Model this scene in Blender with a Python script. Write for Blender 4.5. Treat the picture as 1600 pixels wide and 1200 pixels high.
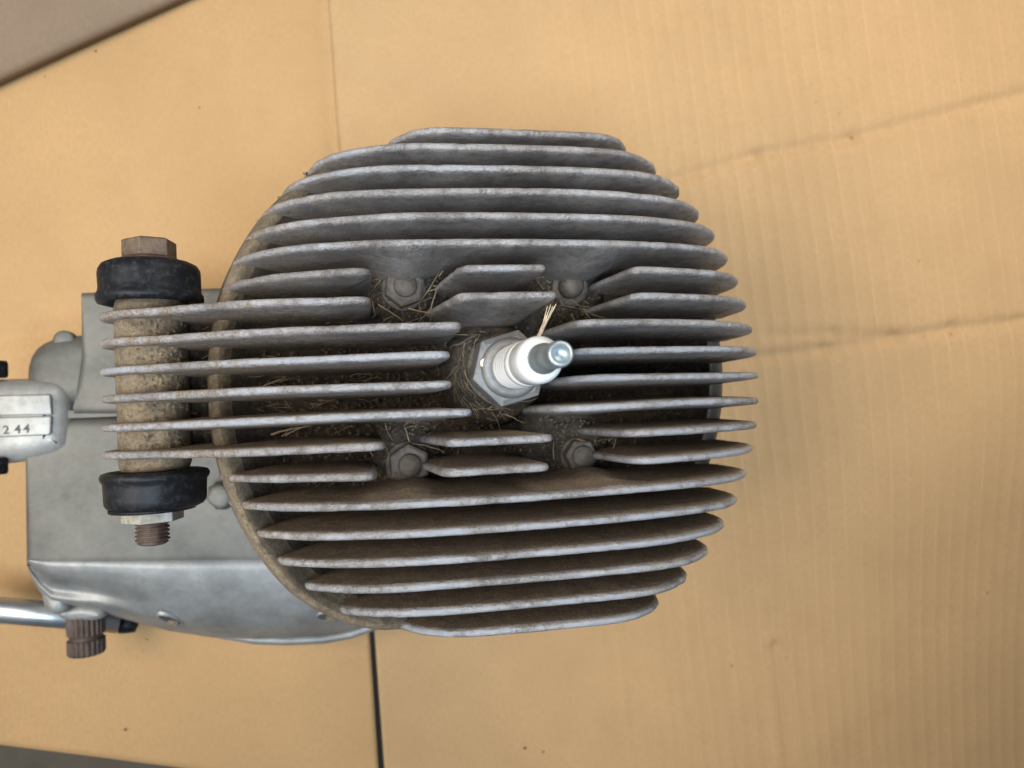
import bpy, bmesh, math, random
from mathutils import Vector, Matrix, noise
random.seed(7)
S = 0.001                                   # all modelling below is in millimetres
for o in list(bpy.data.objects): bpy.data.objects.remove(o)
sc = bpy.context.scene
C = sc.collection

# ------------------------------------------------------------------ camera
FPX, DIST = 1200.0, 205.0                   # focal length in pixels of a 1600 px wide frame, distance to the fin tops
ez = Vector((250, 45, 1200)).normalized()   # the cylinder axis seen from the camera
r_ = math.radians(2.0)
ex = Vector((math.cos(r_), math.sin(r_), -(ez.x*math.cos(r_)+ez.y*math.sin(r_))/ez.z)).normalized()
ey = ez.cross(ex)
R = Matrix((ex, ey, ez))                    # rows: engine axes in camera coordinates  (R @ cam = engine)
camp = R @ Vector((0, 0, DIST))
cd = bpy.data.cameras.new('camera'); cam = bpy.data.objects.new('camera', cd); C.objects.link(cam)
M4 = R.to_4x4(); M4.translation = camp*S
cam.matrix_world = M4
cd.sensor_width = 36; cd.lens = FPX/1600*36
cd.clip_start = 0.01; cd.clip_end = 50
cd.dof.use_dof = True; cd.dof.focus_distance = 0.222; cd.dof.aperture_fstop = 12.5
sc.camera = cam

# ------------------------------------------------------------------ light
w = bpy.data.worlds.new('World'); sc.world = w; w.use_nodes = True
bg = w.node_tree.nodes['Background']; bg.inputs[0].default_value = (0.60, 0.77, 1.0, 1); bg.inputs[1].default_value = 0.25
def area(name, loc, target, sx, sy, power, col, spread=180):
    l = bpy.data.lights.new(name, 'AREA'); l.shape = 'RECTANGLE'; l.size = sx; l.size_y = sy
    l.energy = power; l.color = col; l.spread = math.radians(spread)
    o = bpy.data.objects.new(name, l); C.objects.link(o); o.location = loc
    o.rotation_euler = (Vector(target)-Vector(loc)).to_track_quat('-Z', 'Y').to_euler()
    return o
area('added_left_light', (-0.42, -0.01, 0.35), (-0.06, -0.01, -0.16), 0.32, 0.30, 3.05, (1.0, 0.94, 0.86), 150)  # unseen lamp added to brighten the left side of the cardboard
area('added_top_light', (0.30, 0.42, 0.40), (0.25, 0.18, -0.13), 0.35, 0.30, 1.95, (1.0, 0.95, 0.88), 110)  # unseen lamp added to brighten the upper part of the sheets
area('sky_light', (-0.12, -0.20, 0.68), (-0.05, 0.05, -0.03), 0.30, 0.30, 1.0, (0.62, 0.79, 1.0), 58)
sc.view_settings.view_transform = 'Standard'; sc.view_settings.look = 'None'
sc.view_settings.exposure = 0; sc.view_settings.gamma = 1
sc.render.engine = 'CYCLES'
sc.render.resolution_x, sc.render.resolution_y = 1024, 768

# ------------------------------------------------------------------ helpers
def un(u, v, Z):
    """point on the plane Z = const seen at pixel (u, v) of the 1600 x 1200 photograph"""
    d = R @ Vector(((u-800)/FPX, (600-v)/FPX, -1))
    t = (Z-camp.z)/d.z
    return camp + d*t
def lerp(a, b, t): return a+(b-a)*t
def table(T, x):
    if x <= T[0][0]: return T[0][1]
    for (a, b), (c, d) in zip(T, T[1:]):
        if x <= c: return b+(d-b)*(x-a)/(c-a)
    return T[-1][1]
def n3(x, y, z, s=1.0): return noise.noise(Vector((x*s, y*s, z*s)))

def link(name, verts, faces, mat, parent=None, smooth=True, attrs=None, uvs=None):
    me = bpy.data.meshes.new(name)
    me.from_pydata([(v[0]*S, v[1]*S, v[2]*S) for v in verts], [], faces)
    me.validate()
    bm = bmesh.new(); bm.from_mesh(me); bmesh.ops.recalc_face_normals(bm, faces=bm.faces); bm.to_mesh(me); bm.free()
    if attrs:
        for k, vals in attrs.items():
            a = me.attributes.new(k, 'FLOAT', 'POINT'); a.data.foreach_set('value', vals)
    for p in me.polygons: p.use_smooth = smooth
    if mat: me.materials.append(mat)
    o = bpy.data.objects.new(name, me); C.objects.link(o)
    if parent: o.parent = parent
    return o
def edge_split(o, deg=35):
    m = o.modifiers.new('split', 'EDGE_SPLIT'); m.split_angle = math.radians(deg); return o
def bevel(o, wmm, seg=2, deg=35):
    m = o.modifiers.new('bevel', 'BEVEL'); m.width = wmm*S; m.segments = seg; m.limit_method = 'ANGLE'; m.angle_limit = math.radians(deg)
    return o
def empty(name, loc=(0, 0, 0), parent=None):
    o = bpy.data.objects.new(name, None); C.objects.link(o); o.location = [c*S for c in loc]
    o.empty_display_size = 0.02
    if parent: o.parent = parent
    return o
def tag(o, label=None, cat=None, group=None, kind=None):
    if label: o['label'] = label
    if cat: o['category'] = cat
    if group: o['group'] = group
    if kind: o['kind'] = kind
    return o

class MB:
    def __init__(s): s.v, s.f = [], []
    def add(s, v, f):
        b = len(s.v); s.v += [tuple(p) for p in v]; s.f += [tuple(i+b for i in q) for q in f]
    def lathe(s, prof, org, axis='z', n=32, start=0.0, closed=False, jit=0.0):
        """prof: list of (radius, distance along the axis)"""
        v, f = [], []
        for (r, h) in prof:
            for k in range(n):
                a = start+2*math.pi*k/n
                rr = r + (jit*n3(math.cos(a)*3+org[0], math.sin(a)*3+org[1], h*.4) if jit else 0)
                c, d = rr*math.cos(a), rr*math.sin(a)
                if axis == 'z': p = (org[0]+c, org[1]+d, org[2]+h)
                elif axis == 'y': p = (org[0]+c, org[1]+h, org[2]+d)
                else: p = (org[0]+h, org[1]+c, org[2]+d)
                v.append(p)
        m = len(prof)
        for i in range(m-1):
            for k in range(n):
                f.append((i*n+k, i*n+(k+1) % n, (i+1)*n+(k+1) % n, (i+1)*n+k))
        f.append(tuple(range(n))[::-1]); f.append(tuple((m-1)*n+k for k in range(n)))
        s.add(v, f); return s
    def tube(s, pts, rad, n=6, taper=1.0):
        pts = [Vector(p) for p in pts]; v, f = [], []
        for i, p in enumerate(pts):
            d = (pts[min(i+1, len(pts)-1)]-pts[max(i-1, 0)]).normalized()
            a = d.orthogonal().normalized(); b = d.cross(a)
            rr = rad*lerp(1, taper, i/(len(pts)-1))
            for k in range(n):
                t = 2*math.pi*k/n; v.append(p+a*rr*math.cos(t)+b*rr*math.sin(t))
        for i in range(len(pts)-1):
            for k in range(n): f.append((i*n+k, i*n+(k+1) % n, (i+1)*n+(k+1) % n, (i+1)*n+k))
        f.append(tuple(range(n))[::-1]); f.append(tuple((len(pts)-1)*n+k for k in range(n)))
        s.add(v, f); return s
    def box(s, a, b):
        x0, y0, z0 = a; x1, y1, z1 = b
        s.add([(x0,y0,z0),(x1,y0,z0),(x1,y1,z0),(x0,y1,z0),(x0,y0,z1),(x1,y0,z1),(x1,y1,z1),(x0,y1,z1)],
              [(3,2,1,0),(4,5,6,7),(0,1,5,4),(1,2,6,5),(2,3,7,6),(3,0,4,7)]); return s
    def crumb(s, p, r):
        v = []
        for q in ((1,0,0),(-1,0,0),(0,1,0),(0,-1,0),(0,0,1),(0,0,-1)):
            k = r*random.uniform(.5, 1.3); v.append((p[0]+q[0]*k+random.uniform(-.3,.3)*r, p[1]+q[1]*k+random.uniform(-.3,.3)*r, p[2]+q[2]*k*.8))
        s.add(v, [(0,2,4),(2,1,4),(1,3,4),(3,0,4),(2,0,5),(1,2,5),(3,1,5),(0,3,5)])
    def build(s, name, mat, parent=None, smooth=True): return link(name, s.v, s.f, mat, parent, smooth)

# ------------------------------------------------------------------ materials
class NT:
    def __init__(s, name):
        s.m = bpy.data.materials.new(name); s.m.use_nodes = True; s.t = s.m.node_tree; s.b = s.t.nodes['Principled BSDF']
        s.tc = s.n('ShaderNodeTexCoord'); s.co = s.tc.outputs['Object']
    def n(s, typ, **kw):
        o = s.t.nodes.new(typ)
        for k, v in kw.items(): setattr(o, k, v)
        return o
    def l(s, a, b): s.t.links.new(a, b)
    def noise(s, scale, detail=5, rough=.6, co=None, stretch=None):
        o = s.n('ShaderNodeTexNoise'); o.inputs['Scale'].default_value = scale; o.inputs['Detail'].default_value = detail; o.inputs['Roughness'].default_value = rough
        c = co or s.co
        if stretch:
            mp = s.n('ShaderNodeMapping'); mp.inputs['Scale'].default_value = stretch; s.l(c, mp.inputs[0]); c = mp.outputs[0]
        s.l(c, o.inputs['Vector']); return o.outputs['Fac']
    def ramp(s, x, stops):
        o = s.n('ShaderNodeValToRGB'); e = o.color_ramp.elements
        while len(e) < len(stops): e.new(.5)
        for el, (p, c) in zip(e, stops):
            el.position = p; el.color = (c, c, c, 1) if isinstance(c, (int, float)) else (*c, 1)
        s.l(x, o.inputs[0]); return o.outputs[0]
    def mix(s, f, a, b, typ='MIX'):
        o = s.n('ShaderNodeMix', data_type='RGBA', blend_type=typ)
        for x, i in ((f, 0), (a, 6), (b, 7)):
            if hasattr(x, 'is_output'): s.l(x, o.inputs[i])
            else: o.inputs[i].default_value = x if i == 0 else (*x, 1)
        return o.outputs[2]
    def math(s, op, a, b=0.0, clamp=False):
        o = s.n('ShaderNodeMath', operation=op, use_clamp=clamp)
        for x, i in ((a, 0), (b, 1)):
            if hasattr(x, 'is_output'): s.l(x, o.inputs[i])
            else: o.inputs[i].default_value = x
        return o.outputs[0]
    def attr(s, name): o = s.n('ShaderNodeAttribute', attribute_name=name); return o.outputs['Fac']
    def set(s, **kw):
        for k, v in kw.items():
            i = s.b.inputs[k.replace('_', ' ')]
            if hasattr(v, 'is_output'): s.l(v, i)
            else: i.default_value = (*v, 1) if isinstance(v, tuple) else v
    def bump(s, h, dist, strength=1.0, prev=None):
        o = s.n('ShaderNodeBump'); o.inputs['Distance'].default_value = dist; o.inputs['Strength'].default_value = strength
        s.l(h, o.inputs['Height'])
        if prev: s.l(prev, o.inputs['Normal'])
        s.l(o.outputs[0], s.b.inputs['Normal']); return o.outputs[0]

def mat_fin():
    k = NT('cast_aluminium_fin')
    wear, soil = k.attr('wear'), k.attr('soil')
    big = k.noise(45, 4); mid = k.noise(260, 6, .7); fine = k.noise(1500, 4, .7)
    metal = k.mix(k.ramp(big, [(.3, 0), (.7, 1)]), (.25, .226, .205), (.47, .44, .415))
    metal = k.mix(k.ramp(mid, [(.46, 0), (.64, .6)]), metal, (.12, .098, .078))
    metal = k.mix(k.ramp(k.noise(110, 5, .7, None, (.35, 1, 1)), [(.54, 0), (.70, .38)]), metal, (.13, .105, .082))
    dirt = k.mix(k.ramp(mid, [(.3, 0), (.7, 1)]), (.12, .083, .050), (.28, .195, .115))
    dirt = k.mix(k.ramp(fine, [(.35, .7), (.6, 0)]), dirt, (.075, .055, .037))
    grain = k.ramp(fine, [(.34, .66), (.5, 1.0), (.66, 1.15)])
    metal = k.mix(1.0, metal, grain, 'MULTIPLY'); dirt = k.mix(1.0, dirt, grain, 'MULTIPLY')
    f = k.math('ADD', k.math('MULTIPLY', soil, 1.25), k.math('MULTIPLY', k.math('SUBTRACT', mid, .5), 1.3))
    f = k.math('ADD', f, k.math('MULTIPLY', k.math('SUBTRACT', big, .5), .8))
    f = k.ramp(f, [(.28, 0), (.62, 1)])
    # rubbed bare metal along the rims
    wn = k.math('ADD', wear, k.math('ADD', k.math('MULTIPLY', k.math('SUBTRACT', k.noise(380, 6, .75), .5), 1.35), k.math('MULTIPLY', k.math('SUBTRACT', k.noise(55, 3, .5), .5), 1.6)))
    wf = k.ramp(wn, [(.78, 0), (1.25, .8)])
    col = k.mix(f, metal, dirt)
    col = k.mix(wf, col, (.42, .42, .43))
    met = k.math('MULTIPLY', k.math('SUBTRACT', 1.0, k.math('MULTIPLY', f, k.math('SUBTRACT', 1.0, wf))), .72)
    ro = k.math('ADD', .46, k.math('MULTIPLY', f, .42))
    ro = k.math('SUBTRACT', ro, k.math('MULTIPLY', wf, .10))
    k.set(Base_Color=col, Metallic=met, Roughness=ro)
    b = k.bump(mid, .0008, .7); k.bump(fine, .0007, 1.0, b)
    return k.m
def mat_dirt(name='packed_soil', dk=.45, a=(.040, .029, .019), b=(.150, .106, .064)):
    k = NT(name)
    mid = k.noise(300, 7, .75); big = k.noise(60, 4)
    col = k.mix(k.ramp(k.math('ADD', k.math('MULTIPLY', mid, .6), k.math('MULTIPLY', big, .4)), [(.40, 0), (.62, 1)]), a, b)
    col = k.mix(k.ramp(k.noise(1100, 5, .8), [(.38, .75), (.52, 0)]), col, tuple(c*dk for c in a))
    col = k.mix(k.ramp(k.noise(900, 3), [(.64, 0), (.74, .6)]), col, (.26, .19, .11))
    k.set(Base_Color=col, Roughness=.92)
    bb = k.bump(mid, .0016, 1.0); k.bump(k.noise(1100, 5, .8), .0010, 1.0, bb)
    return k.m
def mat_alloy(name, base=(.42, .43, .42), rough=.42, met=.55, stain=.5, sc_=1.0):
    k = NT(name)
    big = k.noise(38*sc_, 6, .65); mid = k.noise(240*sc_, 6, .7); fine = k.noise(1600, 3, .7)
    col = k.mix(k.ramp(big, [(.35, 0), (.68, 1)]), tuple(c*.6 for c in base), tuple(c*1.1 for c in base))
    col = k.mix(k.ramp(k.noise(75*sc_, 5, .7), [(.52, 0), (.72, stain*.6)]), col, tuple(c*q for c, q in zip(base, (.62, .52, .40))))
    col = k.mix(k.math('MULTIPLY', k.ramp(mid, [(.5, 0), (.75, 1)]), stain), col, (.16, .14, .11))
    k.set(Base_Color=col, Metallic=met, Roughness=k.math('ADD', rough-.08, k.math('MULTIPLY', mid, .18)))
    b = k.bump(mid, .0003, .3); k.bump(fine, .0001, .5, b)
    return k.m
def mat_plain(name, base, rough, met=0.0, var=.25, sc_=300, bumpd=.0002, spec=.5):
    k = NT(name)
    a = k.noise(sc_, 6, .7)
    col = k.mix(k.ramp(a, [(.3, 0), (.7, 1)]), tuple(c*(1-var) for c in base), tuple(min(1, c*(1+var)) for c in base))
    k.set(Base_Color=col, Metallic=met, Roughness=k.math('ADD', rough-.08, k.math('MULTIPLY', a, .16)))
    k.b.inputs['Specular IOR Level'].default_value = spec
    if bumpd: k.bump(a, bumpd, .5)
    return k.m
def mat_rust(name, a, b, c, met=.4):
    k = NT(name)
    m1 = k.noise(420, 7, .75); m2 = k.noise(130, 4)
    col = k.mix(k.ramp(m1, [(.35, 0), (.62, 1)]), a, b)
    col = k.mix(k.ramp(m2, [(.5, 0), (.66, .8)]), col, c)
    k.set(Base_Color=col, Roughness=.6, Metallic=k.math('MULTIPLY', k.ramp(m2, [(.45, 0), (.6, 1)]), met))
    k.bump(m1, .0004, .7)
    return k.m
def mat_rubber():
    k = NT('black_rubber')
    a = k.noise(500, 6, .75); b = k.noise(70, 4)
    col = k.mix(k.ramp(a, [(.50, 0), (.72, .6)]), (.006, .0065, .0075), (.05, .045, .04))
    col = k.mix(k.ramp(b, [(.5, 0), (.75, .35)]), col, (.028, .026, .025))
    k.set(Base_Color=col, Roughness=k.math('ADD', .29, k.math('MULTIPLY', a, .36))); k.b.inputs['Specular IOR Level'].default_value = .15
    k.bump(a, .00015, .5)
    return k.m
def mat_card(name, base, pitch=.008, ribs=1.0):
    k = NT(name)
    uv = k.n('ShaderNodeUVMap', uv_map='sheet').outputs[0]
    sep = k.n('ShaderNodeSeparateXYZ'); k.l(uv, sep.inputs[0])
    fib = k.noise(900, 5, .75, uv, (1, .35, 1)); blot = k.noise(13, 4, .6, uv); grain = k.noise(2600, 2, .7, uv); blot2 = k.noise(60, 4, .6, uv)
    # flutes of the corrugated board telegraphing through the liner
    wob = k.math('MULTIPLY', k.math('SUBTRACT', k.noise(9, 3, .5, uv), .5), .004)
    ph = k.math('MULTIPLY', k.math('ADD', sep.outputs[0], wob), 2*math.pi/pitch)
    sn = k.math('SINE', ph)
    crest = k.ramp(k.math('ADD', k.math('MULTIPLY', sn, .5), .5), [(.96, 0), (.999, 1)])
    streak = k.ramp(k.noise(30, 5, .7, uv, (4.5, .55, 1)), [(.38, 0), (.68, 1)])
    fade = k.ramp(k.math('MULTIPLY', sep.outputs[0], 2.5), [(.15, .05), (.35, 1)]); sn = k.math('MULTIPLY', sn, fade)
    crestv = k.math('MULTIPLY', k.math('MULTIPLY', k.math('MULTIPLY', crest, streak), fade), ribs)
    col = k.mix(k.ramp(blot, [(.3, 0), (.7, 1)]), tuple(c*.90 for c in base), tuple(c*1.06 for c in base))
    col = k.mix(k.ramp(blot2, [(.52, 0), (.8, .38)]), col, tuple(c*q for c, q in zip(base, (.80, .74, .66))))
    col = k.mix(k.ramp(k.noise(24, 5, .65, uv, (1, .5, 1)), [(.56, 0), (.78, .30)]), col, tuple(c*q for c, q in zip(base, (.78, .72, .64))))
    col = k.mix(k.ramp(k.noise(5200, 1, .5, uv), [(.70, 0), (.80, .5)]), col, tuple(c*.55 for c in base))
    col = k.mix(k.ramp(fib, [(.36, .5), (.60, 0)]), col, tuple(c*.72 for c in base))
    col = k.mix(k.ramp(grain, [(.3, .4), (.65, 0)]), col, tuple(c*.62 for c in base))
    col = k.mix(k.math('MULTIPLY', crestv, .36), col, tuple(min(1, c*1.35) for c in base))
    k.set(Base_Color=col, Roughness=.78); k.b.inputs['Specular IOR Level'].default_value = .25
    h = k.math('ADD', k.math('MULTIPLY', sn, .11*ribs), k.math('MULTIPLY', crestv, .20))
    b = k.bump(h, .0010, .8); k.bump(fib, .00012, .6, b)
    return k.m

FIN = mat_fin()
SOIL = mat_dirt()
DUST = mat_dirt('tan_dust', .8, (.14, .102, .060), (.36, .264, .156))
CASE = mat_alloy('grey_case_alloy', (.138, .130, .108), .62, .40, .75)
COVER = mat_alloy('polished_case_alloy', (.275, .27, .25), .52, .5, .6)
PAD = mat_alloy('filed_and_lit_alloy', (.34, .328, .295), .54, .4, .6)  # filed number pads; on lug and flange strip its paleness stands for light
RUBBER = mat_rubber()
BOLT = mat_rust('rusty_brown_bolt', (.045, .025, .014), (.105, .063, .036), (.17, .12, .08))
THREAD = mat_rust('dark_rust', (.028, .017, .012), (.075, .044, .028), (.10, .07, .05), .3)
NUT = mat_rust('yellowed_zinc', (.16, .135, .075), (.27, .25, .20), (.30, .29, .27), .6)
DNUT = mat_rust('dusty_nut', (.065, .048, .034), (.13, .10, .072), (.19, .16, .125), .3)
SHELL = mat_alloy('dull_zinc', (.235, .225, .21), .58, .4, 1.0, 2.0)
GASK = mat_dirt('grey_lint', .6, (.12, .09, .06), (.30, .24, .17))
PORC = mat_plain('white_porcelain', (.57, .555, .52), .30, 0, .09, 160, 0)
TERM = mat_plain('nickel_terminal', (.34, .365, .36), .42, .8, .2, 260, 0)
CHROME = mat_plain('bright_steel', (.42, .425, .42), .42, 1.0, .15, 90, .00005)
STAMP = mat_plain('stamped_dark', (.08, .078, .07), .7, .2, .2)
STRAW = mat_plain('dry_straw', (.50, .40, .26), .8, 0, .4, 700, .0002)
LINT = mat_plain('dry_fibre', (.26, .19, .11), .9, 0, .4, 400, 0)
CARD = mat_card('kraft_cardboard', (.445, .276, .128), ribs=1.2)
CARDL = mat_card('smooth_kraft_cardboard', (.435, .262, .114), ribs=.06)
CARDG = mat_card('grey_cardboard', (.225, .157, .100), ribs=.3)  # duller, greyer board colour for the flap
BENCH = mat_plain('dark_bench', (.050, .038, .022), .75, 0, .3, 60, .0003)
GRIT = mat_plain('dark_grit', (.05, .037, .026), .9, 0, .3, 500, 0)

# ------------------------------------------------------------------ setting: bench and cardboard
FL = -190.0
m = MB(); m.box((-900, -800, FL-30), (900, 900, FL-9)); bench = m.build('bench_top', BENCH, None, False); tag(bench, kind='structure')

def rise(x, y):                             # the right-hand sheet curls up towards its free end, less so below its fold
    if x < 90: return 0.0
    t = x-90
    yf = 8+.14*(x-150)
    d = max(0.0, yf-y)
    return 80.0*(1-math.exp(-(t/150.0)**1.7))/(1+(d/165.0)**2)
def slit_x(y):
    a, b = un(513, 0, FL), un(599, 1200, FL)
    return lerp(a.x, b.x, (y-a.y)/(b.y-a.y))
def seg_dist(px, py, a, b):
    ax, ay, bx, by = a[0], a[1], b[0], b[1]
    t = max(0, min(1, ((px-ax)*(bx-ax)+(py-ay)*(by-ay))/((bx-ax)**2+(by-ay)**2)))
    return math.hypot(px-ax-t*(bx-ax), py-ay-t*(by-ay)), t
def on_sheet(u, v):                         # where a pixel's ray meets the curled sheet
    z = FL
    for _ in range(60):
        p = un(u, v, z); z = lerp(z, FL+rise(p.x, p.y), .6)
    return un(u, v, z)
creases = []
def crease(pts, depth, wid):
    P = [on_sheet(*p) for p in pts]
    for a, b in zip(P, P[1:]): creases.append((a, b, depth*.95, wid*1.35))
crease([(1040, 283), (1180, 243), (1330, 216), (1600, 146)], -2.0, 2.2)
crease([(1165, 562), (1290, 545), (1400, 528), (1490, 512), (1600, 500)], -2.2, 2.3)
crease([(1200, 524), (1300, 521), (1400, 522)], -1.1, 2.0)
crease([(1430, 512), (1530, 503), (1600, 488)], .5, 1.2)
crease([(1190, 930), (1200, 1000), (1222, 1230)], .9, 2.2)
crease([(1206, 960), (1214, 1010), (1236, 1230)], -.8, 2.2)
crease([(965, 960), (978, 1120)], .4, 2.0)
crease([(500, -60), (524, 230), (545, 480)], -1.4, 3.2)
crease([(-40, 536), (60, 521), (140, 508)], -1.8, 2.4)
def sheet(name, xs, ys, mat, xy, lift=0.0):
    """grid of (a, b) samples; xy maps them to the plan"""
    V, UV = [], []
    for a in xs:
        for b in ys:
            x, y = xy(a, b)
            z = FL+rise(x, y)+lift
            z += 1.1*n3(x, y, 3, .012)+.35*n3(x, y, 9, .035)
            for (p, q, d, wd) in creases:
                if min(p.x, q.x)-8 < x < max(p.x, q.x)+8 and min(p.y, q.y)-8 < y < max(p.y, q.y)+8:
                    dd, t = seg_dist(x, y, p, q)
                    if dd < 8: z += d*math.exp(-(dd/wd)**2)
            V.append((x, y, z)); UV.append((x*1.04+.085*y, y))
    nx, ny = len(xs), len(ys)
    F = [(i*ny+j, (i+1)*ny+j, (i+1)*ny+j+1, i*ny+j+1) for i in range(nx-1) for j in range(ny-1)]
    o = link(name, V, F, mat)
    me = o.data; uvl = me.uv_layers.new(name='sheet')
    for lp in me.loops:
        uvl.data[lp.index].uv = (UV[lp.vertex_index][0]*S, UV[lp.vertex_index][1]*S)
    if me.polygons[0].normal.z < 0: me.flip_normals()
    sm = o.modifiers.new('thickness', 'SOLIDIFY'); sm.thickness = .004; sm.offset = -1
    return o
fr = lambda a, b, n: [lerp(a, b, i/n) for i in range(n+1)]
eA, eB = un(0, 1164, FL), un(285, 1200, FL)
def left_xy(a, b):
    y0 = eA.y+(a*0-0)
    x_lo = -430.0
    # bottom edge of the sheet runs slightly downhill to the right
    xr = slit_x(lerp(-140, 430, b))
    x = lerp(x_lo, xr-.5*max(0, .42-b)/.42+(2 if b > .5 else 0), a)
    ylo = eA.y+(x-eA.x)*(eB.y-eA.y)/(eB.x-eA.x)
    return x, lerp(ylo, 430, b)
cl = sheet('cardboard_sheet', fr(0, 1, 170), fr(0, 1, 190), CARDL, left_xy)
tag(cl, 'flat brown cardboard sheet under the crankcase, left of the straight slit', 'cardboard', 'cardboard sheets under the engine')
def right_xy(a, b):
    y = lerp(-330, 430, b); xs_ = slit_x(y)+.5*max(0, min(1, (20-y)/140))
    return lerp(xs_, 470, a), y
cr = sheet('cardboard_sheet', fr(0, 1, 330), fr(0, 1, 400), CARD, right_xy, .4)
tag(cr, 'creased brown cardboard sheet with visible ribs, curling up right of the finned head', 'cardboard', 'cardboard sheets under the engine')

# folded flap lying across the top left corner
m = MB()
a, b = un(-120, 166, FL+8), un(330, -36, FL+8)
d = (b-a).normalized(); nrm = Vector((-d.y, d.x, 0))
V, F, UVc = [], [], []
rows = [(0, -4), (0, -.6), (.5, 0), (14, 1.5), (60, 9), (170, 32)]
N = 60
for i in range(N+1):
    for (q, h) in rows:
        p = a.lerp(b, -.6+2.2*i/N)+nrm*q; V.append((p.x, p.y, FL+8+h+.5*n3(p.x, p.y, 1, .02)*(1 if q else .2)))
k_ = len(rows)
for i in range(N):
    for j in range(k_-1): F.append((i*k_+j, (i+1)*k_+j, (i+1)*k_+j+1, i*k_+j+1))
fl = link('cardboard_flap', V, F, CARDG)
uvl = fl.data.uv_layers.new(name='sheet')
for lp in fl.data.loops: v = V[lp.vertex_index]; uvl.data[lp.index].uv = (v[0]*S, v[1]*S)
fl.modifiers.new('thickness', 'SOLIDIFY').thickness = .003
tag(fl, 'greyish cardboard flap crossing the top left corner', 'cardboard flap')

m = MB()
for (u, v, r) in [(1267,131,.8),(1275,159,.7),(1311,178,.6),(1330,216,1.0),(1205,244,.8),(1501,126,.7),(1435,408,.8),(1441,267,.5),(1308,370,.5),(1482,283,.5),
                  (1537,772,.6),(1334,736,.7),(1542,926,.9),(1545,923,.6),(1527,958,1.0),(1143,1040,.9),(1228,1027,.7),(1350,958,.6),(820,1168,1.3),(848,1174,1.2),(990,1080,1.0),
                  (978,1152,.6),(1087,1148,.8),(1088,1150,.6),(230,999,.8),(196,1140,.9),(70,120,.6),(150,80,.9),(312,168,.8),(1438,810,.5),(1571,771,.5),(1533,646,.5),(1485,522,.7),(1443,526,.6)]:
    p = on_sheet(u, v); m.crumb((p.x, p.y, p.z+.25), r*.68)
gs = m.build('grit_specks', GRIT, None, False); tag(gs, 'dark grit specks scattered over the cardboard', 'grit', kind='stuff')

# ------------------------------------------------------------------ engine
eng = empty('engine', (0, 0, FL))
tag(eng, 'dirty grey motorcycle engine with a round finned head and white spark plug', 'engine')
class Off:                                  # the engine empty stands on the cardboard; children are shifted back up
    pass
_link = link
def link(name, verts, faces, mat, parent=None, smooth=True, attrs=None, uvs=None):
    o = _link(name, verts, faces, mat, parent, smooth, attrs)
    if parent is eng: o.location = (0, 0, -FL*S)
    return o
HX, HY = 2.0, 4.7                           # cylinder axis
head = empty('cylinder_head', (0, 0, -FL), eng)

DOME_L = [(0, -1), (35, -3.5), (51, -7), (59, -10.5), (65, -13), (70, -16), (74.6, -20), (79, -25), (82, -29.5), (85, -37), (86.5, -45), (87, -53)]
DOME_R = [(0, -1), (35, -3.5), (52, -6.5), (63, -9.5), (72, -13.5), (79, -18.5), (83.5, -24), (87, -29.5), (89.3, -36), (90.6, -44), (90.8, -53)]
CAP = {1: -30, 2: -21.5, 3: -16.5, 4: -12.3, 5: -8.6, 6: -6.5, 16: -1.2, 17: -4.2, 18: -9.6, 19: -13.0, 20: -15.6}
RL = {1: 81.0, 20: 82.5, 14: 88.5, 15: 89.2, 16: 89.6, 17: 89.6, 18: 89.0, 19: 88.0}
def smin(a, b, k=4.0):
    h = max(0, min(1, .5+.5*(b-a)/k)); return lerp(b, a, h)-k*h*(1-h)
def dome(x, y, i=0):
    r = math.hypot(x-HX, y-HY)
    rm = abs(y-HY)
    z = table(DOME_R, r) if x > HX else table(DOME_L, rm+(r-rm)*(87-rm)/(RL.get(i, 87.0)-rm))
    z -= .075*(y-HY)
    return smin(z, CAP[i]) if i in CAP else z
def finY(i): return 4.6+(10.5-i)*7.85
BASE = -54.0
def resample(P, step):
    out = [P[0]]; acc = 0
    for a, b in zip(P, P[1:]):
        L = math.hypot(b[0]-a[0], b[1]-a[1])
        n = max(1, int(round(L/step)))
        for k in range(1, n+1): out.append((lerp(a[0], b[0], k/n), lerp(a[1], b[1], k/n)))
    return out
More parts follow.
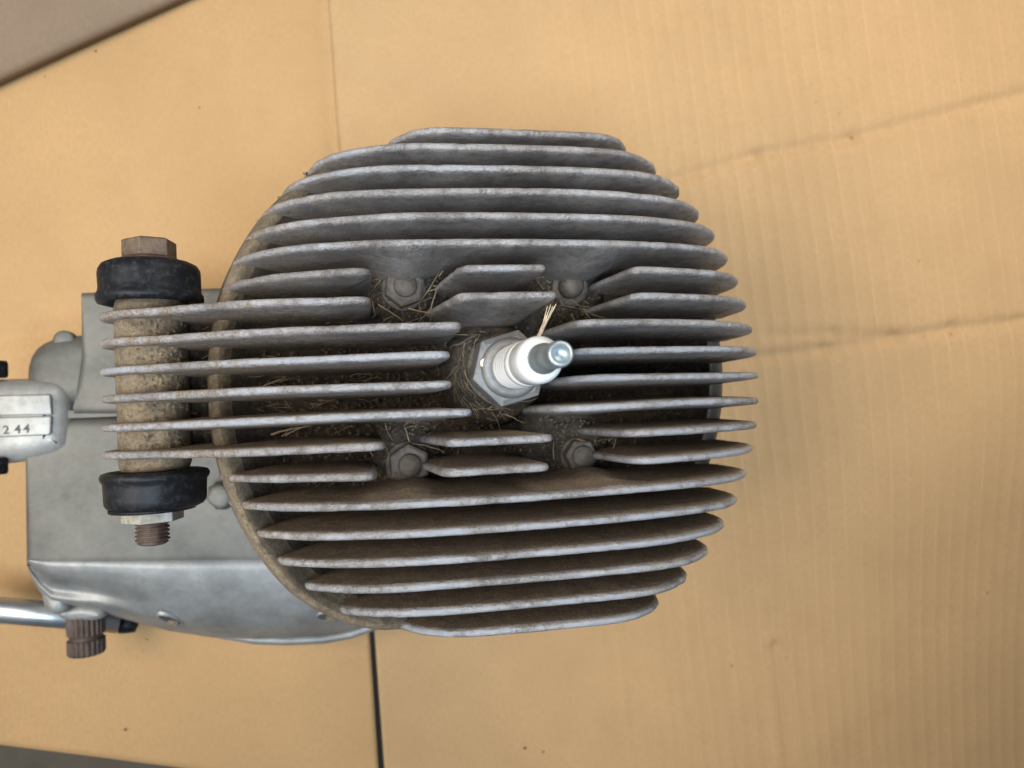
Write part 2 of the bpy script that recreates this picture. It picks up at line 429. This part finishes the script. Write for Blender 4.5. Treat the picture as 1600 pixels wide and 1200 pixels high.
def fin(i, P, bulges=(), tt=2.3, tb=5.2, yshift=0.0):
    """one cooling fin: outline P (x, z) from its left foot over the top to its right foot"""
    Y0 = finY(i)+yshift
    P = resample(P, 1.1)
    n = len(P)
    Ls = [0]
    for a, b in zip(P, P[1:]): Ls.append(Ls[-1]+math.hypot(b[0]-a[0], b[1]-a[1]))
    xl, xr = P[0][0], P[-1][0]
    V, F, W, SO = [], [], [], []
    nick = [(random.uniform(0, Ls[-1]), random.uniform(.25, 1.1), random.uniform(.4, 1.6)) for _ in range(random.randint(3, 8))]
    bend = random.uniform(-.5, .5); wk = random.uniform(.82, 1.12)
    arc = [-90, -58, -28, 0, 28, 58, 90]
    fr_ = [1, .72, .48, .28, .12, .04]
    for k in range(n):
        a, b = P[max(0, k-2)], P[min(n-1, k+2)]
        tx, tz = b[0]-a[0], b[1]-a[1]; L = math.hypot(tx, tz) or 1
        nx, nz = -tz/L, tx/L                # outward
        s = Ls[k]/Ls[-1]
        nk = sum(d*math.exp(-((Ls[k]-c)/w_)**2) for c, d, w_ in nick)
        j = .07*n3(P[k][0], Y0*7, P[k][1], .12)+.05*n3(P[k][0], Y0*3, P[k][1], .9)-nk*.7
        px, pz = P[k][0]+nx*j, P[k][1]+nz*j
        yc = Y0+.38*n3(P[k][0], Y0*11, 5, .02)+bend*max(0, (P[k][0]-60)/30)**2
        half = tt/2*(1+.10*n3(P[k][0], Y0*5, 2, .2))
        bx, bz = lerp(xl, xr, s), BASE
        row = []
        def side(sg, f):
            ix, iz = px-nx*half, pz-nz*half
            x, z = lerp(ix, bx, f), lerp(iz, bz, f)
            y = lerp(half, tb/2, f*min(1, math.hypot(ix-bx, iz-bz)/26))
            for (cx, amt, sgm, side_) in bulges:
                if side_ == sg: y += amt*math.exp(-((x-cx)/sgm)**2)*min(1, (f/.5))**.8*min(1, math.hypot(ix-bx, iz-bz)/20)
            y += .18*n3(x, Y0+sg*9, z, .25)*min(1, f*6)
            return x, yc+sg*y, z
        for f in fr_: row.append((side(-1, f), max(0, 1-f*9)*.55, -1, f))
        for A in arc[1:-1]:
            A_ = math.radians(A)
            row.append(((px-nx*half*(1-math.cos(A_)), yc+half*math.sin(A_), pz-nz*half*(1-math.cos(A_))), 1.0 if abs(A) < 40 else .8, 0, 0))
        for f in fr_[::-1]: row.append((side(1, f), max(0, 1-f*9)*.55, 1, f))
        for (p, wv, sg, f) in row:
            V.append(p); W.append(wv*wk*(.95 if Y0 < 12 else .74)*(1 if p[0] > -75 else .8)*lerp(1, .45, max(0, min(1, (-25-p[0])/35)) if Y0 < -10 else 0))
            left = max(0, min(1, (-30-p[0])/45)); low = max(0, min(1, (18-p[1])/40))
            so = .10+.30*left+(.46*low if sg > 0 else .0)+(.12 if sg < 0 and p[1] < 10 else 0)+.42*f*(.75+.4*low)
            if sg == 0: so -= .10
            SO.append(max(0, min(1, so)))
    c = len(fr_)*2+len(arc)-2
    for k in range(n-1):
        for q in range(c-1): F.append((k*c+q, k*c+q+1, (k+1)*c+q+1, (k+1)*c+q))
    F.append(tuple(range(c))); F.append(tuple((n-1)*c+q for q in range(c))[::-1])
    return link('cooling_fin', V, F, FIN, head, True, {'wear': W, 'soil': SO})
def dome_pts(i, x0=None, x1=None):
    y = finY(i); P = []
    cl_ = math.sqrt(RL.get(i, 87.0)**2-(y-HY)**2); cr_ = math.sqrt(90.8**2-(y-HY)**2)
    for k in range(81):
        t = math.radians(-90+2.25*k); x = HX+(cl_ if t < 0 else cr_)*math.sin(t)
        if (x0 is None or x > x0) and (x1 is None or x < x1): P.append((x, dome(x, y, i)))
    P[0] = (P[0][0], BASE) if x0 is None else P[0]
    P[-1] = (P[-1][0], BASE) if x1 is None else P[-1]
    return P
def top(i, x): return dome(x, finY(i), i)
def end_right(i, x, rr=4.0, off=1.0, fl=BASE):       # a fin stopping at x with a rounded top corner
    z = top(i, x-rr); P = []
    for k in range(7):
        a = math.radians(90-15*k); P.append((x-rr+rr*math.cos(a), z-rr+rr*math.sin(a)))
    return P+[(x+off, fl)]
def end_left(i, x, rr=3.0, off=6.0, fl=BASE):        # a fin starting at x with a sloping ramp below its corner
    z = top(i, x+rr); P = [(x-off, fl)]
    for k in range(7):
        a = math.radians(180-15*k); P.append((x+rr+rr*math.cos(a), z-rr+rr*math.sin(a)))
    return P
AX, AZ = -98.5, -40.0                        # axis of the mounting eye
def boss_pts(i, x1):
    P = []
    for k in range(13):
        a = math.radians(-95-14.2*k); P.append((AX+13.6*math.cos(a), AZ+13.6*math.sin(a)))
    for x, z in ((-91, -22.8), (-83.5, -19), (-75, -15), (-66, -11.5), (-57, -9)):
        P.append((x, z-.04*(finY(i)-4)))
    return P+[q for q in dome_pts(i, -50, x1)]
NB = [(-25, 4.2, 8.5, -1), (29.5, 4.6, 9.5, -1)]
for i in (1, 2, 3, 4, 5): fin(i, dome_pts(i))
fin(6, dome_pts(6), NB)
fin(7, dome_pts(7, None, -41)+end_right(7, -35.5, 5))
fin(7, end_left(7, -12.5, 4, 4)+dome_pts(7, -7, 9)+end_right(7, 12.5, 2.5, 0))
fin(7, end_left(7, 38.5, 4, 4)+dome_pts(7, 43))
fin(8, boss_pts(8, -41)+end_right(8, -36, 4))
fin(8, end_left(8, -13.5, 4, 6)+dome_pts(8, -8, 11)+end_right(8, 15, 2.5, 0), [(4, 3.5, 13, -1)])
fin(8, end_left(8, 38, 4, 5)+dome_pts(8, 43))
fin(9, boss_pts(9, -17)+end_right(9, -12, 4, 2))
fin(9, end_left(9, 19, 6, 3)+dome_pts(9, 26))
fin(10, boss_pts(10, -20)+end_right(10, -15.5, 4, 1))
fin(10, end_left(10, 20, 5, 2)+dome_pts(10, 26))
fin(11, boss_pts(11, -20)+end_right(11, -15.5, 4, 1))
fin(11, end_left(11, 18, 9, 5)+dome_pts(11, 28))
fin(12, boss_pts(12, -15)+end_right(12, -10.5, 3, 0))
fin(12, end_left(12, 13, 10, 6)+dome_pts(12, 25))
fin(13, boss_pts(13, -38)+end_right(13, -33.5, 4, 0))
fin(13, end_left(13, -18, 6, 5)+dome_pts(13, -10, 8)+end_right(13, 11.5, 3, 0))
fin(13, end_left(13, 33, 6, 4)+dome_pts(13, 40))
fin(14, dome_pts(14, None, -41)+end_right(14, -36, 4))
fin(14, end_left(14, -19.5, 5, 4)+dome_pts(14, -13, 6)+end_right(14, 10, 3, 0))
fin(14, end_left(14, 35, 6, 4)+dome_pts(14, 42))
fin(15, dome_pts(15), [(-25, 2.6, 8, 1), (30, 2.6, 8, 1)])
for i in (16, 17, 18, 19, 20): fin(i, dome_pts(i))

# body of the head: the floor between the fins and the flange round it
prof = [(0, -43), (12, -43.5), (24, -44), (40, -44.5), (56, -45.5), (68, -46.5), (76, -47.5), (80.5, -49), (83.5, -51.5), (86, -55), (87.6, -59), (88, -61), (87.5, -63.5), (84, -64.5), (45, -65)]
V, F, W, SO = [], [], [], []
n = 180
SK = [(0, 0), (88, 0), (112, 0), (128, 8), (145, 13), (160, 16), (182, 16), (203, 25), (225, 29), (243, 23), (257, 8), (266, 0), (360, 0)]
RG = [(0, 0), (58, 0), (66, .09), (72, .30), (77, .66), (80, .92), (81.8, 1), (83.6, .86), (86, .52), (88, .18), (90, 0)]
rr_ = resample(prof, 1.6)
for (r, h) in rr_:
    for k in range(n):
        a = 2*math.pi*k/n
        dg = math.degrees(a); ks = 1.005+(.036*math.exp(-((dg-224)/21)**2)-.10*math.exp(-((dg-88)/27)**2)-.105*math.exp(-((dg-274)/22)**2))*min(1, r/70)
        x, y = HX-.6+r*ks*math.cos(a), HY+r*ks*math.sin(a)
        top_ = 1 if h > -50 else .5
        up = table(SK, math.degrees(a))*table(RG, r) if h > -60.5 else 0
        V.append((x, y, h+up+top_*(.9*n3(x, y, 0, .10)+.5*n3(x, y, 7, .35))))
        left = max(0, min(1, (20-x)/70)); W.append(0.35 if x > 60 and r > 80 else 0.0)
        SO.append(1.0 if x < 50 else max(.1, 1-(x-50)/28))
for j in range(len(rr_)-1):
    for k in range(n): F.append((j*n+k, j*n+(k+1) % n, (j+1)*n+(k+1) % n, (j+1)*n+k))
F.append(tuple(range(n))); F.append(tuple((len(rr_)-1)*n+k for k in range(n)))
hb = link('head_body', V, F, SOIL, head, True, {'wear': W, 'soil': SO})
hb.data.materials.append(DUST)
for p in hb.data.polygons:
    c_ = p.center/S
    if math.hypot(c_.x-HX, c_.y-HY) > 79 and c_.x < 10 and c_.z > -61: p.material_index = 1
V, F = [], []
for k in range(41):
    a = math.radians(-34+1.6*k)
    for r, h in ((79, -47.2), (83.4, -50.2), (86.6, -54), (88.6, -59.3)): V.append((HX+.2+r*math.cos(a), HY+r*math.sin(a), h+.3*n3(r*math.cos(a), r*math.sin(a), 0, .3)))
for k in range(40):
    for q in range(3): F.append((k*4+q, k*4+q+1, k*4+q+5, k*4+q+4))
jf = link('lit_flange_strip', V, F, PAD, head); jf.modifiers.new('thickness', 'SOLIDIFY').thickness = .001  # pale strip added on the flange, painting in light from the right
m = MB(); m.lathe([(5, -14), (7.5, -13), (8, 23), (5, 24)], (-88, 0, -50), 'y', n=24, jit=1.6); wb = m.build('eye_web', SOIL, head, False)
# bosses the nuts sit on, and the spark plug seat
NUTS = [(-24.8, 32.2), (29.2, 32.0), (-25.4, -22.6), (29.6, -22.8)]
for (x, y) in NUTS:
    m = MB(); m.lathe([(14, -48), (12.4, -44.6), (10.8, -42.6), (8.6, -41.5), (0.5, -41.2)], (x, y, 0), n=36, jit=1.3); m.build('nut_seat', SOIL, head)
m = MB(); m.lathe([(18, -48), (16.5, -41), (14.8, -34), (13.6, -32), (2, -31.8)], (HX, HY, 0), n=48, jit=.9)
ps = m.build('plug_seat', SOIL, head)
# mounting eye
m = MB(); m.lathe([(6, -20.5), (9.2, -20), (9.7, -18), (9.7, 27), (9.2, 29.5), (6, 30)], (AX, 0, AZ), 'y', n=40, jit=.5)
te = m.build('mounting_eye', DUST, head)

# nuts on the studs
def hexprof(bm_, af, z0, z1, org, axis='z', start=0.0, ch=.9):
    r = af/2/math.cos(math.pi/6)
    bm_.lathe([(r, z0), (r, z1-ch*.55), (af/2*.97, z1)], org, axis, 6, start)
for idx, ((x, y), af, st, hgt) in enumerate(zip(NUTS, (11.2, 8.6, 11.4, 9.6), (.35, .1, .55, .95), (6, 3.4, 6.2, 5.6))):
    if idx == 1:
        m = MB(); m.lathe([(6.2, -41.5), (6.2, -40.2), (5.4, -39.6), (5.0, -39.6)], (x, y, 0), n=28, jit=.4); nt = m.build('head_nut', DNUT, eng)
        nt['label'] = 'round collar with a smooth domed cap, upper right of the plug'
        s_ = MB().lathe([(3.9, -40), (3.9, -36.8), (3.6, -35.2), (2.8, -34), (1.5, -33.3), (.2, -33.1)], (x-.4, y, 0), n=28).build('domed_cap', DNUT, None); s_.parent = nt
    else:
        m = MB(); hexprof(m, af, -41.4, -41.4+hgt, (x, y, 0), start=st); m.lathe([(af*.62, -41.6), (af*.62, -40.6), (1, -40.5)], (x, y, 0), n=28)
        nt = bevel(m.build('head_nut', DNUT, eng, False), .35, 2)
        zt = -41.4+hgt
        s_ = MB().lathe([(3.5, zt-.5), (3.5, zt+.9), (3.1, zt+1.5), (.3, zt+1.8)], (x, y, 0), n=24, jit=.25).build('stud_end', DNUT, None); s_.parent = nt
    
# spark plug
PX, PY = HX+2.0, HY+.6
plug = empty('spark_plug', (0, 0, -FL), eng)
def pl(name, mb, mat, smooth=True):
    o = mb.build(name, mat, plug, smooth); return o
m = MB(); m.lathe([(10.2, -32.5), (11.2, -31.6), (11.2, -30.4), (10, -30)], (PX, PY, 0), n=40, jit=.5); pl('gasket', m, GASK)
m = MB(); hexprof(m, 20.3, -30.2, -19.6, (PX, PY, 0), start=math.radians(15), ch=1.6); hx = bevel(pl('hex_shell', m, SHELL, False), .3, 2)
m = MB(); m.lathe([(9.0, -20), (8.9, -18.9), (8.3, -17.9), (7.2, -17.3), (6.3, -17.6)], (PX, PY, 0), n=48); pl('crimp_collar', m, SHELL)
m = MB(); 
pr = [(6.2, -19), (6.2, -15)]
for q in range(5):
    z = -12.6+q*3.1
    pr += [(6.25, z-.9), (5.75, z-.25), (5.7, z+.25), (6.2, z+.9)]
pr += [(6.1, 4.5), (5.55, 5.1), (5.55, 5.7), (6.0, 6.3), (6.0, 15.2), (5.7, 16.6), (4.9, 17.6), (3.4, 18), (2, 18)]
m.lathe(pr, (PX, PY, 0), n=56); pl('insulator', m, PORC)
m = MB(); m.lathe([(3.7, 17.7), (3.8, 18.4), (3.8, 20.8), (3.2, 21.8), (2.9, 22.6), (2.75, 23.7), (2.75, 27.7), (2.95, 28.6), (3.1, 29.6), (3.1, 34.4), (2.9, 35.5), (2.45, 35.9), (2.1, 35.5), (1.9, 33.8), (.3, 33.5)], (PX, PY, 0), n=40); pl('terminal', m, TERM)
p = Vector((PX, PY, -19.6))+Vector((-7.8, 1.6, .75))
m = MB(); m.lathe([(1.45, -1), (1.45, .25), (1.2, .4), (.1, .4)], p, n=20); pl('paint_dot', m, mat_plain('cream_paint', (.66, .58, .42), .6, 0, .2, 900, .0002))

# rubber bushings and their bolt
def bushing(y0, sgn):
    B = [(9.8, 2.5), (11.5, .6), (12.8, .0), (14.2, .5), (14.7, 1.7), (14.5, 3.0), (13.9, 4.0), (13.75, 5.5), (13.8, 10.0), (13.6, 11.8), (12.9, 13.2), (11.6, 14.0), (9.5, 14.5), (6, 14.6)]
    return MB().lathe([(r, sgn*h*(.86 if sgn > 0 else .77)) for r, h in B], (AX, y0, AZ), 'y', n=64, jit=.3).build('rubber_bushing', RUBBER, eng)
bushing(28.0, 1); bushing(-20.2, -1)
bolt = empty('mount_bolt', (0, 0, -FL), eng)
m = MB(); m.lathe([(8.3, 39.8), (8.4, 41.0), (7.6, 41.6), (5, 41.7)], (AX, 0, AZ), 'y', n=32, jit=.2); m.build('washer', THREAD, bolt)
m = MB(); hexprof(m, 13.0, 41.5, 47.0, (AX, 0, AZ), 'y', math.radians(98), .8); bevel(m.build('bolt_head', BOLT, bolt, False), .35, 2)
m = MB(); m.lathe([(11.6, -30.7), (11.8, -31.1), (11.6, -31.7), (5, -31.8)], (AX-1, 0, AZ), 'y', n=40); m.build('washer', RUBBER, bolt)
m = MB(); hexprof(m, 14.6, -31.6, -34.5, (AX-1, 0, AZ), 'y', math.radians(100), .7); bevel(m.build('lock_nut', NUT, bolt, False), .3, 2)
pr = []
for q in range(6):
    y = -34.2-q*1.15; pr += [(4.6, y), (4.6, y-.25), (3.75, y-.7), (3.75, y-.8)]
pr += [(4.2, -41.0), (3.4, -41.6), (.3, -41.7)]
m = MB(); m.lathe(pr, (AX-1.2, 0, AZ), 'y', n=36, jit=.35); m.build('thread_end', THREAD, bolt)

# ------------------------------------------------------------------ cylinder barrel under the head
m = MB(); pr = [(44, -64)]
for z in range(-68, -122, -8): pr += [(44, z+2), (72, z+.9), (72.6, z), (72, z-.9), (44, z-2)]
pr += [(44, -124), (50, -126), (50, -131)]
m.lathe(pr, (HX, HY, 0), n=72); m.build('cylinder_barrel', CASE, eng)

# ------------------------------------------------------------------ crankcase
def chaikin(P, n=2):
    for _ in range(n):
        Q = []
        for a, b in zip(P, P[1:]+P[:1]):
            Q += [(lerp(a[0], b[0], .25), lerp(a[1], b[1], .25)), (lerp(a[0], b[0], .75), lerp(a[1], b[1], .75))]
        P = Q
    return P
def slab(name, px, Z, depth, rad, mat, parent=eng, smooth=1, wob=.0):
    """casting block: plan outline at height Z, rounded over its upper rim"""
    P = [(p.x, p.y) for p in (un(u, v, Z) for u, v in px)]
    if smooth: P = chaikin(P, smooth)
    n = len(P)
    ar = sum(a[0]*b[1]-b[0]*a[1] for a, b in zip(P, P[1:]+P[:1]))
    if ar < 0: P = P[::-1]
    N_ = []
    for k in range(n):
        a, b = P[k-1], P[(k+1) % n]; tx, ty = b[0]-a[0], b[1]-a[1]; L = math.hypot(tx, ty) or 1
        N_.append((-ty/L, tx/L))
    V, F = [], []
    rows = [(0, -depth), (0, -rad)]+[(rad*(1-math.cos(math.radians(t))), -rad+rad*math.sin(math.radians(t))) for t in (18, 36, 54, 72, 90)]
    for ins, dz in rows:
        for k in range(n):
            x, y = P[k][0]+N_[k][0]*ins, P[k][1]+N_[k][1]*ins
            V.append((x, y, Z+dz+wob*n3(x, y, 3, .05)))
    for j in range(len(rows)-1):
        for k in range(n): F.append((j*n+k, j*n+(k+1) % n, (j+1)*n+(k+1) % n, (j+1)*n+k))
    F.append(tuple((len(rows)-1)*n+k for k in range(n))); F.append(tuple(range(n))[::-1])
    return edge_split(link(name, V, F, mat, parent, True), 40)
ZC = -132.0
slab('crankcase_half', [(34, 648), (31, 580), (40, 547), (64, 529), (100, 521), (240, 512), (720, 500), (720, 648)], ZC, 56, 9, CASE, wob=.4)
slab('crankcase_half', [(34, 651), (34, 889), (300, 889), (700, 886), (700, 651)], ZC, 50, 6, CASE, smooth=0, wob=.4)
m = MB()
a, b = un(70, 649, ZC), un(700, 645, ZC)
m.box((a.x, a.y-1.5, ZC-8), (b.x, a.y+1.5, ZC-.5)); m.build('joint_seam', CASE, eng, False)
slab('cylinder_base', [(125, 456), (124, 560), (118, 600), (113, 646), (700, 646), (700, 436)], ZC+3.5, 30, 3, CASE, smooth=0, wob=.3)
m = MB(); p = un(100, 532, ZC-4); m.lathe([(4, -4), (4, .3), (3, .9), (.5, 1.0)], p, n=20); m.build('case_screw', CASE, eng)
# rear lug with its two filed number pads
slab('mounting_lug', [(-60, 592), (60, 590), (92, 596), (104, 620), (104, 690), (92, 708), (40, 722), (-60, 732)], ZC+4, 40, 8, PAD, wob=.4)  # lug's paler alloy has light from the left put into its colour
slab('number_pad', [(-60, 619), (76, 616), (79, 622), (80, 648), (-60, 651)], ZC+5.4, 6, .7, PAD, smooth=0)
npd = slab('number_pad', [(-60, 653), (78, 650), (80, 654), (79, 676), (75, 680), (-60, 686)], ZC+5.4, 6, .7, PAD, smooth=0)
for ch, u, v in (('2', 9.5, 672.5), ('4', 27.5, 671.3), ('4', 41.5, 670.3)):
    fc = bpy.data.curves.new('stamp', 'FONT'); fc.body = ch; fc.size = .0046; fc.extrude = .00025; fc.align_x = 'CENTER'; fc.align_y = 'CENTER'; fc.offset = .00006
    to = bpy.data.objects.new('stamp', fc); C.objects.link(to)
    me = bpy.data.meshes.new_from_object(to.evaluated_get(bpy.context.evaluated_depsgraph_get())); bpy.data.objects.remove(to)
    me.materials.clear(); me.materials.append(STAMP)
    d = bpy.data.objects.new('stamped_digit', me); C.objects.link(d); d.parent = npd
    p = un(u, v, ZC+5.4); d.location = (p.x*S, p.y*S, p.z*S); d.rotation_euler = (0, 0, math.radians(random.uniform(-5, 3)))
for v in (577, 728):
    p = un(-2, v, ZC+2); m = MB(); m.lathe([(3, -3.2), (4.6, -3.2), (5, -2.2), (5, 2.2), (4.6, 3.2), (3, 3.2)], (p.x-2, p.y, p.z), 'y', n=28); m.build('rubber_grommet', RUBBER, eng)

# side cover below the case seam
cols = [(44, 874, 890), (50, 874, 905), (62, 874, 925), (80, 874, 945), (105, 874, 950), (150, 874, 955), (200, 874, 969), (265, 873, 986), (330, 872, 996), (400, 871, 1000), (480, 870, 996), (555, 870, 985), (610, 869, 973), (680, 868, 950), (740, 868, 925)]
rowsf = [(0, -132.8), (.03, -131.6), (.15, -131.8), (.32, -133), (.48, -135), (.6, -137), (.7, -139.5), (.78, -142.5), (.86, -147), (.93, -153), (.98, -160), (1, -166), (.995, -188)]
V, F = [], []
fine = []
for k in range(len(cols)-1):
    for q in range(4): fine.append(tuple(lerp(cols[k][j], cols[k+1][j], q/4) for j in range(3)))
fine.append(cols[-1])
for (u, v0, v1) in fine:
    for f, z in rowsf:
        lf = max(0, min(1, (230-u)/110))
        dz = -7.0*lf*math.exp(-((f-.62)/.16)**2)+4.5*max(0, min(1, (330-u)/120))*math.exp(-((f-.86)/.10)**2)
        V.append(un(u, lerp(v0, v1, f), z+dz))
c = len(rowsf)
for k in range(len(fine)-1):
    for q in range(c-1): F.append((k*c+q, k*c+q+1, (k+1)*c+q+1, (k+1)*c+q))
F.append(tuple(range(c)))
sco = link('side_cover', V, F, COVER, eng)
m = MB(); m.tube([un(u, v, -165.5) for u, v in ((345, 990), (400, 999), (450, 1000.5), (505, 998), (545, 991), (575, 981), (600, 972))], 2.2, 12); m.build('cover_rim', COVER, eng)
def cover_pt(u, f):
    v0, v1 = table([(q[0], q[1]) for q in cols], u), table([(q[0], q[2]) for q in cols], u)
    lf = max(0, min(1, (230-u)/110))
    z = table(rowsf, f)-7.0*lf*math.exp(-((f-.62)/.16)**2)+4.5*max(0, min(1, (330-u)/120))*math.exp(-((f-.86)/.10)**2)
    return un(u, lerp(v0, v1, f), z)
PG = mat_plain('recess_shade', (.045, .04, .034), .8)  # dark colour painted as the shade inside the screw hollows
def pocket(u, f, ang, ra, rb):
    p = cover_pt(u, f); tu = (cover_pt(u+8, f)-p).normalized(); tv = (cover_pt(u, f+.04)-p); tv = (tv-tu*tv.dot(tu)).normalized()
    nn = tu.cross(tv); nn = nn if nn.z > 0 else -nn
    e1 = tu*math.cos(ang)+tv*math.sin(ang); e2 = nn.cross(e1)
    V, n = [], 28
    for (q, h) in ((1.22, -.9), (1.12, .45), (1.0, .6), (.92, .3)):
        for k in range(n):
            t = 2*math.pi*k/n; V.append(p+e1*ra*q*math.cos(t)+e2*rb*q*math.sin(t)+nn*h)
    F = [(j*n+k, j*n+(k+1) % n, (j+1)*n+(k+1) % n, (j+1)*n+k) for j in range(3) for k in range(n)]
    o = link('screw_recess', V, F, COVER, eng)
    c0 = p+nn*.35; o2 = _link('recess_shade_disc', V[3*n:], [tuple(range(n))], PG, o)
    m = MB(); m.lathe([(rb*.7, -.3), (rb*.7, .15), (rb*.5, .3), (.1, .3)], c0+e1*ra*.3, n=18); s2 = m.build('screw_head', DUST, None); s2.parent = o
pocket(266, .835, math.radians(38), 5.6, 3.0); pocket(512, .76, math.radians(5), 4.4, 3.2)
# gear lever shaft, its boss and the splined kick shaft
p0, p1 = un(-70, 947, -160), un(188, 970, -172)
m = MB(); m.tube([p0, p0.lerp(p1, .5), p1], 5.4, 24); m.build('lever_shaft', CHROME, eng)
slab('shaft_boss', [(56, 886), (92, 900), (102, 930), (106, 962), (64, 964)], -147, 36, 4, COVER, smooth=2, wob=.3)
slab('shaft_collar', [(82, 946), (158, 946), (166, 966), (140, 974), (88, 972)], -152, 22, 3.5, COVER, smooth=2, wob=.3)
p = un(134, 968, -160); n = 88; V, F = [], []
prof = [(7.4, 3), (7.4, -5.6), (6.5, -6.3), (6.5, -7.6), (7.4, -8.2), (7.4, -13.6), (6.8, -14.4), (.5, -14.5)]
for r, h in prof:
    for k in range(n):
        a = 2*math.pi*k/n; rr = r*(1 if (k % 4) < 2 or r < 6.8 else .93); V.append((p.x+rr*math.cos(a), p.y+h, p.z+rr*math.sin(a)))
for j in range(len(prof)-1):
    for k in range(n): F.append((j*n+k, j*n+(k+1) % n, (j+1)*n+(k+1) % n, (j+1)*n+k))
F.append(tuple((len(prof)-1)*n+k for k in range(n)))
edge_split(link('splined_shaft', V, F, THREAD, eng), 30)
p = un(200, 974, -178); m = MB(); m.lathe([(3, -4), (4.2, -3.4), (4.4, 0), (4, 3), (2, 4)], p, 'x', n=20, jit=.5); m.build('lever_rubber', RUBBER, eng)
# small lug behind the head and the intake stub
p = un(345, 775, -120); m = MB(); m.lathe([(5.5, -12), (5.8, -4), (4.6, -1), (4.6, 1.5), (3.2, 2.2), (.5, 2.2)], p, 'z', n=22, jit=.9); m.build('case_lug', CASE, eng)

# ------------------------------------------------------------------ straw, lint and soil lying in the fins
m = MB()
def fibre(p, L, ang, rad=.12, lift=.5, curl=.28):
    pts = []; a = ang; q = Vector(p)
    for s in range(6):
        pts.append(q.copy()); a += random.uniform(-curl, curl); q = q+Vector((math.cos(a), math.sin(a), random.uniform(-.25, .3)*lift))*(L/5)
    m.tube(pts, rad, 4, .5)
for (x, y) in NUTS:
    for _ in range(30 if y > 0 else 8):
        a = random.uniform(0, 6.28); r = random.uniform(6.5, 12.5)
        fibre((x+r*math.cos(a), y+r*math.sin(a)*.8, -41+random.uniform(.2, 4)), random.uniform(3, 11), random.uniform(0, 6.28), random.uniform(.07, .24))
for _ in range(60):                          # nest round the plug
    a = random.uniform(1.8, 5.2); r = random.uniform(10.5, 14.5)
    fibre((HX+r*math.cos(a), HY+r*math.sin(a), random.uniform(-33, -25)), random.uniform(2, 8), a+1.57+random.uniform(-.7, .7), random.uniform(.05, .14))
for _ in range(120):                         # between the fins of the mounting arm
    i = random.choice((8, 9, 10, 11, 12)); y = finY(i)-7.85/2+random.uniform(-2, 2)
    fibre((random.uniform(-95, -12), y, random.uniform(-45, -40)), random.uniform(2, 9), random.choice((0, 3.14))+random.uniform(-.6, .6), random.uniform(.05, .2))
for _ in range(26):
    i = random.randint(6, 15); fibre((random.uniform(20, 74), finY(i)-3.9+random.uniform(-1.5, 1.5), -44+random.uniform(0, 2)), random.uniform(2, 6), random.uniform(-.5, .5), random.uniform(.05, .13))
for p, L, a, r in (((-24, 25.6, -37), 12, -.35, .28), ((-20, 28, -38), 12, .9, .24), ((-17, 25, -37), 8, 1.3, .3), ((-33, 27, -38), 9, -.5, .3), ((33, 25, -39), 10, -.6, .25),
                   ((-66, -11.5, -40), 12, .3, .45), ((-62, -12, -39), 9, .5, .3), ((45, -19.5, -30), 9, 1.2, .05), ((-68, 3, -41), 7, .4, .35)):
    fibre(p, L, a, r, .3, .15)
fb = m.build('dry_grass_fibres', LINT, None); tag(fb, 'dry grass fibres and lint caught between the cooling fins and round the nuts', 'grass debris', kind='stuff')
m = MB()
for _ in range(1700):
    i = random.randint(6, 14); x = random.gauss(-35, 38); y = finY(i)-3.9+random.uniform(-2.2, 2.2)
    if math.hypot(x-HX, y-HY) < 78 or (-95 < x < -80 and 8 < i < 13): m.crumb((x, y, -43.6+random.uniform(-.3, .9)), random.uniform(.2, .75))
for (x, y) in NUTS:
    for _ in range(130):
        a = random.uniform(0, 6.28); r = random.uniform(6.2, 12); m.crumb((x+r*math.cos(a), y+r*math.sin(a), -41.3+random.uniform(-.6, .8)), random.uniform(.2, .7))
for _ in range(170):
    a = random.uniform(0, 6.28); r = random.uniform(11, 19); m.crumb((HX+r*math.cos(a), HY+r*math.sin(a), lerp(-32, -44, (r-11)/8)+random.uniform(-.3, .6)), random.uniform(.2, .7))
for _ in range(160):
    i = random.choice((8, 9, 10, 11, 12)); a = random.uniform(-.2, 1.4)
    m.crumb((AX+9.8*math.sin(a), finY(i)-3.9+random.uniform(-2.6, 2.6), AZ+9.8*math.cos(a)), random.uniform(.2, .8))
so = m.build('soil_crumbs', DUST, None, False); tag(so, 'brown soil crumbs packed between the fins and round the plug', 'soil', kind='stuff')
# the frayed straw standing beside the plug
m = MB()
p0, p1 = un(838, 535, -19), un(862, 482, -12)
for _ in range(8):
    o = Vector((random.uniform(-.5, .5), random.uniform(-.3, .3), random.uniform(-.4, .4))); e = Vector((random.uniform(-1.3, 1.3), random.uniform(-1, 1.2), random.uniform(-.6, .6)))
    mid = p0.lerp(p1, .55)+o*1.4
    m.tube([p0+o, p0.lerp(p1, .3)+o*1.2, mid, p1+o+e], random.uniform(.16, .42), 5, .4)
st = m.build('straw_stalk', STRAW, None); tag(st, 'short frayed pale straw stalk leaning on the white spark plug', 'straw')
